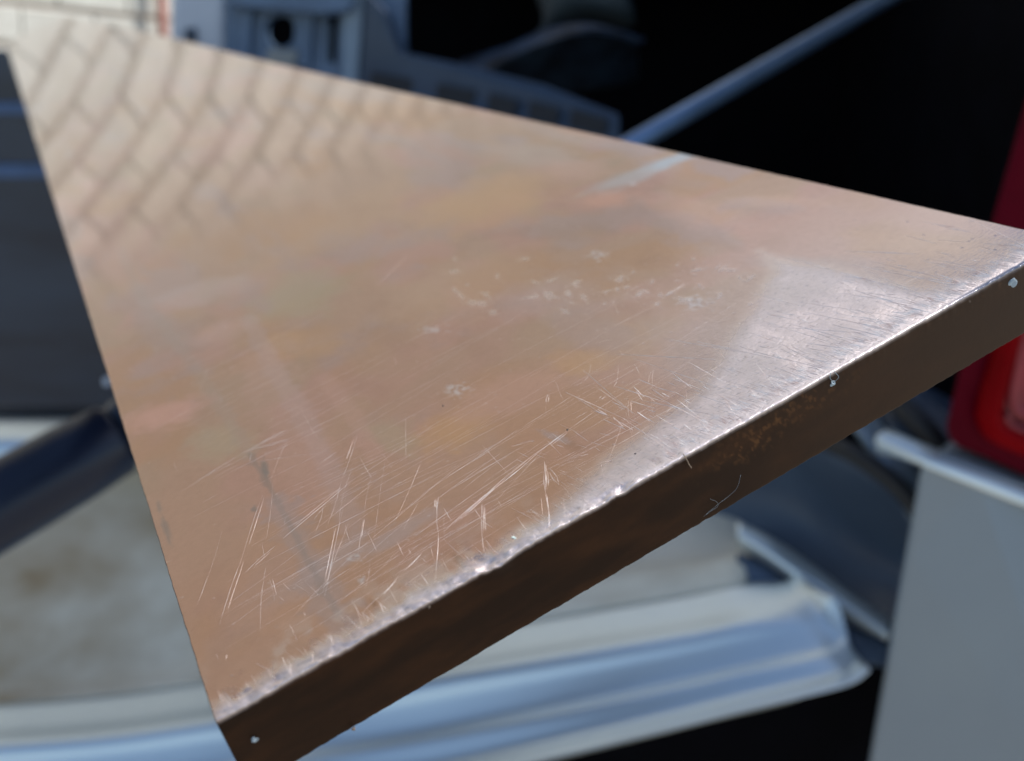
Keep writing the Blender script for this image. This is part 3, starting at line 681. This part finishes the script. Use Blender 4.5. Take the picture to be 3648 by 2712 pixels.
# --- scratches: fine raised-lip furrows, kept as real slivers of bare metal
SCR = []
def S(region, *items):
    ox, oy, k = {'A': (700, 1500, 1.652), 'B': (1500, 1000, 1.836), 'C': (600, 1700, 1.835), 'D': (1100, 1700, 2.754), '6': (2432, 904, 1.827), '4': (0, 904, 1.827)}[region]
    q_ = 2222 / 3648
    for x0, y0, x1, y1, wd in items: SCR.append(((ox + x0 / k) * q_, (oy + y0 / k) * q_, (ox + x1 / k) * q_, (oy + y1 / k) * q_, wd))
S('A', (545, 45, 270, 190, 1.4), (10, 345, 300, 205, .8), (130, 330, 880, -20, .6), (945, 85, 850, 360, 1), (850, 360, 760, 640, .8), (920, 265, 850, 480, .6), (1110, 225, 1045, 700, .7),
  (1030, 320, 985, 560, .6), (985, 560, 950, 780, 1), (390, 430, 270, 800, 1.1), (270, 800, 135, 1200, 1.2), (905, 360, 510, 690, 1.6), (1400, 20, 905, 360, .8), (870, 430, 840, 600, .6), (845, 590, 755, 1030, 1.3),
  (880, 440, 800, 800, .5), (745, 500, 700, 650, .8), (1425, 450, 1418, 560, 1.3), (1418, 560, 1422, 650, .7), (1424, 650, 1404, 950, 1.2), (1460, 530, 1460, 690, .7), (1680, 480, 1692, 770, 1.3), (2050, 280, 2055, 420, 1.2),
  (2055, 420, 2078, 620, 1.9), (2148, 90, 1850, 300, .9), (1850, 300, 1510, 610, 1.6), (1510, 610, 1350, 690, .7), (1980, 20, 1440, 350, .7), (1440, 350, 950, 760, .8), (950, 760, 570, 1150, .6), (1950, 130, 1440, 440, .7),
  (1900, 250, 1270, 690, .8), (1840, 200, 1560, 410, .6), (1270, 690, 1100, 850, .5), (1330, 770, 1220, 880, 1.3), (1190, 910, 1080, 1030, 1), (1080, 1030, 970, 1140, .9), (760, 500, 690, 585, .8), (460, 740, 285, 895, 1.1),
  (430, 930, 460, 1055, 1), (650, 730, 180, 1080, .5), (450, 1020, 180, 1220, .6), (65, 910, 5, 1080, .9), (150, 650, 20, 1050, .5), (760, 185, 320, 240, .6), (1020, 820, 990, 990, .7), (2148, 540, 1830, 535, .4),
  (1540, 270, 1180, 560, .5), (1300, 540, 880, 900, .5), (900, 870, 700, 1010, .8), (1060, 510, 880, 640, .5), (530, 560, 520, 610, .6), (1140, 450, 1120, 760, .3), (810, 600, 760, 980, .4), (1350, 690, 1180, 860, .4))
S('B', (950, 985, 760, 1130, 1.2), (760, 1130, 440, 1390, 1.6), (440, 1390, 150, 1640, 1.5), (1440, 660, 950, 985, .8), (1000, 745, 640, 970, .7), (640, 970, 0, 1400, .8), (520, 1130, 0, 1510, .7), (740, 1045, 590, 1085, 1.2), (870, 1000, 400, 1330, .6),
  (830, 745, 818, 800, 1.3), (818, 800, 822, 890, .5), (1290, 550, 1285, 630, .7), (1285, 630, 1255, 700, .8), (1395, 545, 1440, 630, .8), (1440, 630, 1600, 800, .5), (1503, 600, 1490, 680, .8), (1525, 570, 1515, 700, .7), (1358, 780, 1362, 900, 1), (1362, 900, 1387, 1000, .8),
  (1370, 810, 1374, 860, .7), (1090, 630, 1070, 655, .8), (1070, 655, 1000, 690, .6), (1205, 755, 1180, 778, 1.2), (1090, 855, 985, 915, .8), (1060, 810, 1190, 910, .6), (1300, 455, 1335, 495, .8), (1210, 810, 1230, 945, .5), (1510, 760, 1530, 900, .6),
  (1510, 935, 1590, 1020, .9), (1490, 950, 1290, 1070, .9), (805, 1180, 812, 1400, 1.5), (812, 1400, 835, 1610, 2.0), (845, 1230, 900, 1330, 1.2), (900, 1330, 980, 1420, .7), (400, 1460, 405, 1650, 1), (112, 1410, 106, 1480, 1.1), (106, 1480, 118, 1652, .7),
  (1175, 1190, 1200, 1310, .9), (1165, 1192, 1420, 1145, .9), (1200, 1215, 1400, 1180, .6), (1400, 1190, 1450, 1260, .8), (1300, 1230, 1350, 1290, .8), (1640, 825, 1600, 870, .6), (1720, 660, 1740, 830, .6), (1810, 640, 1900, 740, .7), (1720, 20, 1600, 95, 1.4),
  (1590, 140, 1260, 300, .7), (1370, 90, 1450, 180, .8), (1040, 1145, 1075, 1135, 1.2), (880, 1075, 935, 1095, 1), (1060, 1165, 900, 1215, .6), (1000, 1120, 860, 1180, .6), (380, 740, 0, 960, .4), (1080, 640, 1110, 540, .6), (930, 1410, 940, 1560, .7), (980, 1400, 985, 1480, .6))
S('6', (440, -30, 800, 60, 1.6), (700, 34, 1060, 135, 2.6), (960, 106, 1380, 220, 2.6), (1280, 194, 1660, 300, 1.8), (600, 515, 870, 760, 1.3), (480, 430, 600, 510, .7), (200, 550, 400, 620, .8), (320, 760, 380, 810, 1.2), (430, 860, 530, 990, 1.4), (1280, 450, 1430, 500, .9),
  (1430, 290, 1130, 525, .6), (1700, 170, 1760, 190, .7), (330, 770, 560, 930, .6), (560, 640, 750, 770, .5), (180, 820, 330, 960, .6), (910, 600, 1050, 700, .8), (60, 800, 200, 930, .5), (380, 560, 640, 800, .5))
S('4', (2222, 1050, 1900, 1200, .8), (1900, 1200, 1590, 1290, 1.6), (1590, 1290, 1190, 1545, .8), (1870, 790, 1390, 980, .5), (1330, 960, 940, 1180, .6), (2190, 1290, 2080, 1370, .9), (2000, 1300, 1570, 1370, .6), (1560, 1370, 1390, 1460, .6))
Vs, Fs = [], []
def sliver(p0, p1, wd, hgt, bend=0.0, n=9):
    p0, p1 = np.array(p0), np.array(p1); d = p1 - p0; ln_ = np.linalg.norm(d)
    if ln_ < 1e-6: return
    d = d / ln_; nrm = np.array([-d[1], d[0]]); b0 = len(Vs)
    for i in range(n):
        t = i / (n - 1); c = p0 + d * (ln_ * t) + nrm * (bend * math.sin(math.pi * t) + random.gauss(0, 2e-6))
        w_ = wd * (.12 + .88 * math.sin(math.pi * min(max(t, .02), .98)) ** .4) * random.uniform(.55, 1.15)
        h_ = hgt * (w_ / wd)
        skew = random.uniform(-.3, .3)
        for o_, z_ in ((-.5, -.004e-3), (skew, h_), (.5, -.004e-3)):
            q_ = c + nrm * (w_ * o_)
            Vs.append(tuple(WR @ np.array([q_[0], q_[1], z_]) + BO))
    for i in range(n - 1):
        for k in (0, 1):
            a = b0 + i * 3 + k; Fs.append([a, a + 1, a + 4, a + 3])
for u0, v0, u1, v1, wd in SCR:
    a, b = plane(u0, v0), plane(u1, v1)
    stp = abs((b - a)[0]) / (np.linalg.norm(b - a) + 1e-9); sc_w = .000044 * wd * (.58 + .85 * stp)
    sliver(a, b, sc_w, sc_w * (.34 if wd > 2.2 else .10), random.uniform(-.00018, .00018))
    if wd > .9:                                   # companion hairline
        o_ = np.array([random.uniform(-1, 1), random.uniform(-1, 1)]) * .0004
        sliver(a + o_ + (b - a) * .1, b + o_ - (b - a) * random.uniform(.1, .5), .00004, .000012, 0)
# filing strokes running in from the cut edge
for k in range(950):
    x = random.choice([random.uniform(.036, .1), random.uniform(.046, .088), random.uniform(0.001, .1)])
    ln_ = abs(random.gauss(0, .0016)) + .0005
    if x > .046 and random.random() < .07: ln_ += random.uniform(.002, .012)
    y0 = random.uniform(.0003, .0016) if random.random() < .75 else random.uniform(.001, .013)
    an = random.gauss(.08, .16)
    sliver((x, y0), (x - math.sin(an) * ln_, y0 + math.cos(an) * ln_), random.uniform(.00003, .00008) * (1.25 if x > .046 else .5), .000022 * (1.3 if x > .046 else .7), 0, 4)
for k in range(170):                              # long fine hairlines, mostly across the bar
    c = plane(random.uniform(330, 1500), random.uniform(800, 1420))
    if not (.002 < c[0] < .085 and .001 < c[1] < .09): continue
    long_ = random.random() < .86
    an = random.gauss(.04, .07) if long_ else random.gauss(1.15, .25); ln_ = random.uniform(.006, .032) if long_ else random.uniform(.002, .012)
    e = c + np.array([math.cos(an), math.sin(an)]) * ln_
    if .001 < e[0] < .099 and e[1] > .001: sliver(c, e, random.uniform(.000014, .000030), .000004, random.uniform(-.0002, .0002), 9)
for k in range(35):                              # hairlines everywhere near
    c = plane(random.uniform(350, 1900), random.uniform(600, 1450))
    if not (.002 < c[0] < .098 and .001 < c[1] < .12): continue
    an = random.choice([random.gauss(.15, .15), random.gauss(.8, .3), random.uniform(0, 3.14)]); ln_ = random.uniform(.001, .012)
    e = c + np.array([math.cos(an), math.sin(an)]) * ln_
    if .001 < e[0] < .099 and e[1] > .001: sliver(c, e, random.uniform(.000014, .00003), .000006, 0, 6)
m_scr, nt_, b_ = new_mat('bare_scratched_copper')
b_.inputs['Metallic'].default_value = .55; b_.inputs['Roughness'].default_value = .55
nzz = N(nt_, 'ShaderNodeTexNoise', Scale=700.0, Detail=3.0); crr = N(nt_, 'ShaderNodeValToRGB'); tcc = N(nt_, 'ShaderNodeTexCoord')
nt_.links.new(tcc.outputs['Object'], nzz.inputs['Vector']); nt_.links.new(nzz.outputs['Fac'], crr.inputs[0])
crr.color_ramp.elements[0].color = (.80, .62, .55, 1); crr.color_ramp.elements[0].position = .35
crr.color_ramp.elements[1].color = (.97, .91, .88, 1); crr.color_ramp.elements[1].position = .6
nt_.links.new(crr.outputs[0], b_.inputs['Base Color'])
o = mesh('scratches', Vs, Fs, m_scr); o.parent = bar_o; o['kind'] = 'stuff'

# --- specks and lint sitting on the bar
m_lint = mat('pale_lint', (.42, .50, .55), (.22, .27, .30), rough=.8, scale=900)
m_lint2 = mat('brown_lint', (.30, .22, .15), (.12, .08, .06), rough=.8, scale=900)
def front_pt(u, v):                   # a point on the cut end face
    d = ray(u, v); n_ = WR[:, 1]; return d * ((BO @ n_) / (d @ n_))
def speck(name, c, size, m_, label, nrm, squash=.5, seed=1, cat='speck'):
    bm = bmesh.new(); bmesh.ops.create_icosphere(bm, subdivisions=3, radius=1.0)
    rs = np.random.default_rng(seed); k = rs.uniform(-1, 1, (5, 3)) * 2.2; ph = rs.uniform(0, 6, 5)
    nv_ = Vector(nrm)
    for v in bm.verts:
        f_ = 1 + .22 * sum(math.sin(float(np.dot(k[i], v.co)) * 1.6 + ph[i]) for i in range(5))
        p = v.co * f_; p = p - nv_ * (p.dot(nv_) * (1 - squash)); v.co = p * size
    me_ = bpy.data.meshes.new(name); bm.to_mesh(me_); bm.free(); me_.polygons.foreach_set('use_smooth', [False] * len(me_.polygons))
    o_ = link(name, me_, m_); o_.location = Vector(c) + nv_ * size * squash * .4; tag(o_, label, cat); return o_
fn = -WR[:, 1]; tn = WR[:, 2]
def top_pt(u, v):
    c = plane(u, v); return WR @ np.array([c[0], c[1], 0]) + BO
speck('lint_speck', front_pt(2196, 612), .00042, m_lint, 'grey-blue crumb stuck high on the cut face near its right end', fn, .35, 3)
sp = speck('lint_speck', front_pt(1806, 832), .00024, m_lint, 'pale fluff tuft hanging under the edge, right of the middle', fn, .6, 4)
speck('lint_speck', front_pt(552, 1606), .00022, m_lint, 'white dust speck low on the left corner of the cut face', fn, .4, 6)
speck('lint_speck', front_pt(768, 1582), .00016, m_lint2, 'brownish speck on the lower edge of the cut face at left', fn, .6, 7)
speck('lint_speck', front_pt(931, 1318), .00010, m_lint2, 'tiny tan speck just below the edge on the cut face', fn, .4, 8)
speck('lint_speck', top_pt(1116, 1167), .00017, mat('pale_green_flake', (.62, .72, .66), rough=.6), 'tiny pale green flake lying on top beside the nicked edge', tn, .3, 9)
speck('lint_speck', top_pt(1231, 933), .00011, m_rubber, 'black grit grain on the bar top, largest of the dark grains', tn, .5, 10)
speck('lint_speck', top_pt(961, 881), .00008, m_rubber, 'small black grain left of the middle of the bar top', tn, .5, 12)
speck('lint_speck', top_pt(1378, 985), .00008, m_rubber, 'small black grain near the cut edge, on the bar top', tn, .5, 13)
def fibre(name, pts, r_, m_, label, par=None):
    o_ = tube(name, catmull([front_pt(u, v) + fn * h for u, v, h in pts], 8), r_, m_, None, seg=6)
    if par is None: tag(o_, label, 'fibre')
    else: o_.parent = par; o_.matrix_parent_inverse = Matrix.Translation(-par.location)
    return o_
fibre('lint_strand', [(1801, 808, .0001), (1795, 818, .0004), (1803, 826, .0003)], .00003, m_lint, '', sp)
fibre('lint_strand', [(1808, 806, .0001), (1812, 815, .0005), (1804, 829, .0003)], .00003, m_lint, '', sp)
fibre('lint_fibre', [(1481, 984, .0001), (1485, 996, .0005), (1489, 1003, .0004), (1494, 1012, .0005)], .00005, m_lint2, 'short brown twisted fibre hanging from the cut edge near the middle')
fibre('lint_fibre', [(1606, 1030, .0001), (1597, 1056, .0002), (1580, 1076, .0001), (1556, 1092, .0002), (1530, 1116, .0001)], .000010, m_lint, 'long thin white hair curling down the cut face')
fibre('lint_fibre', [(1540, 1082, .0001), (1553, 1088, .0002), (1556, 1098, .0001), (1542, 1106, .0002), (1526, 1120, .0001)], .000009, m_lint, 'looped white hair beside the long one on the cut face')
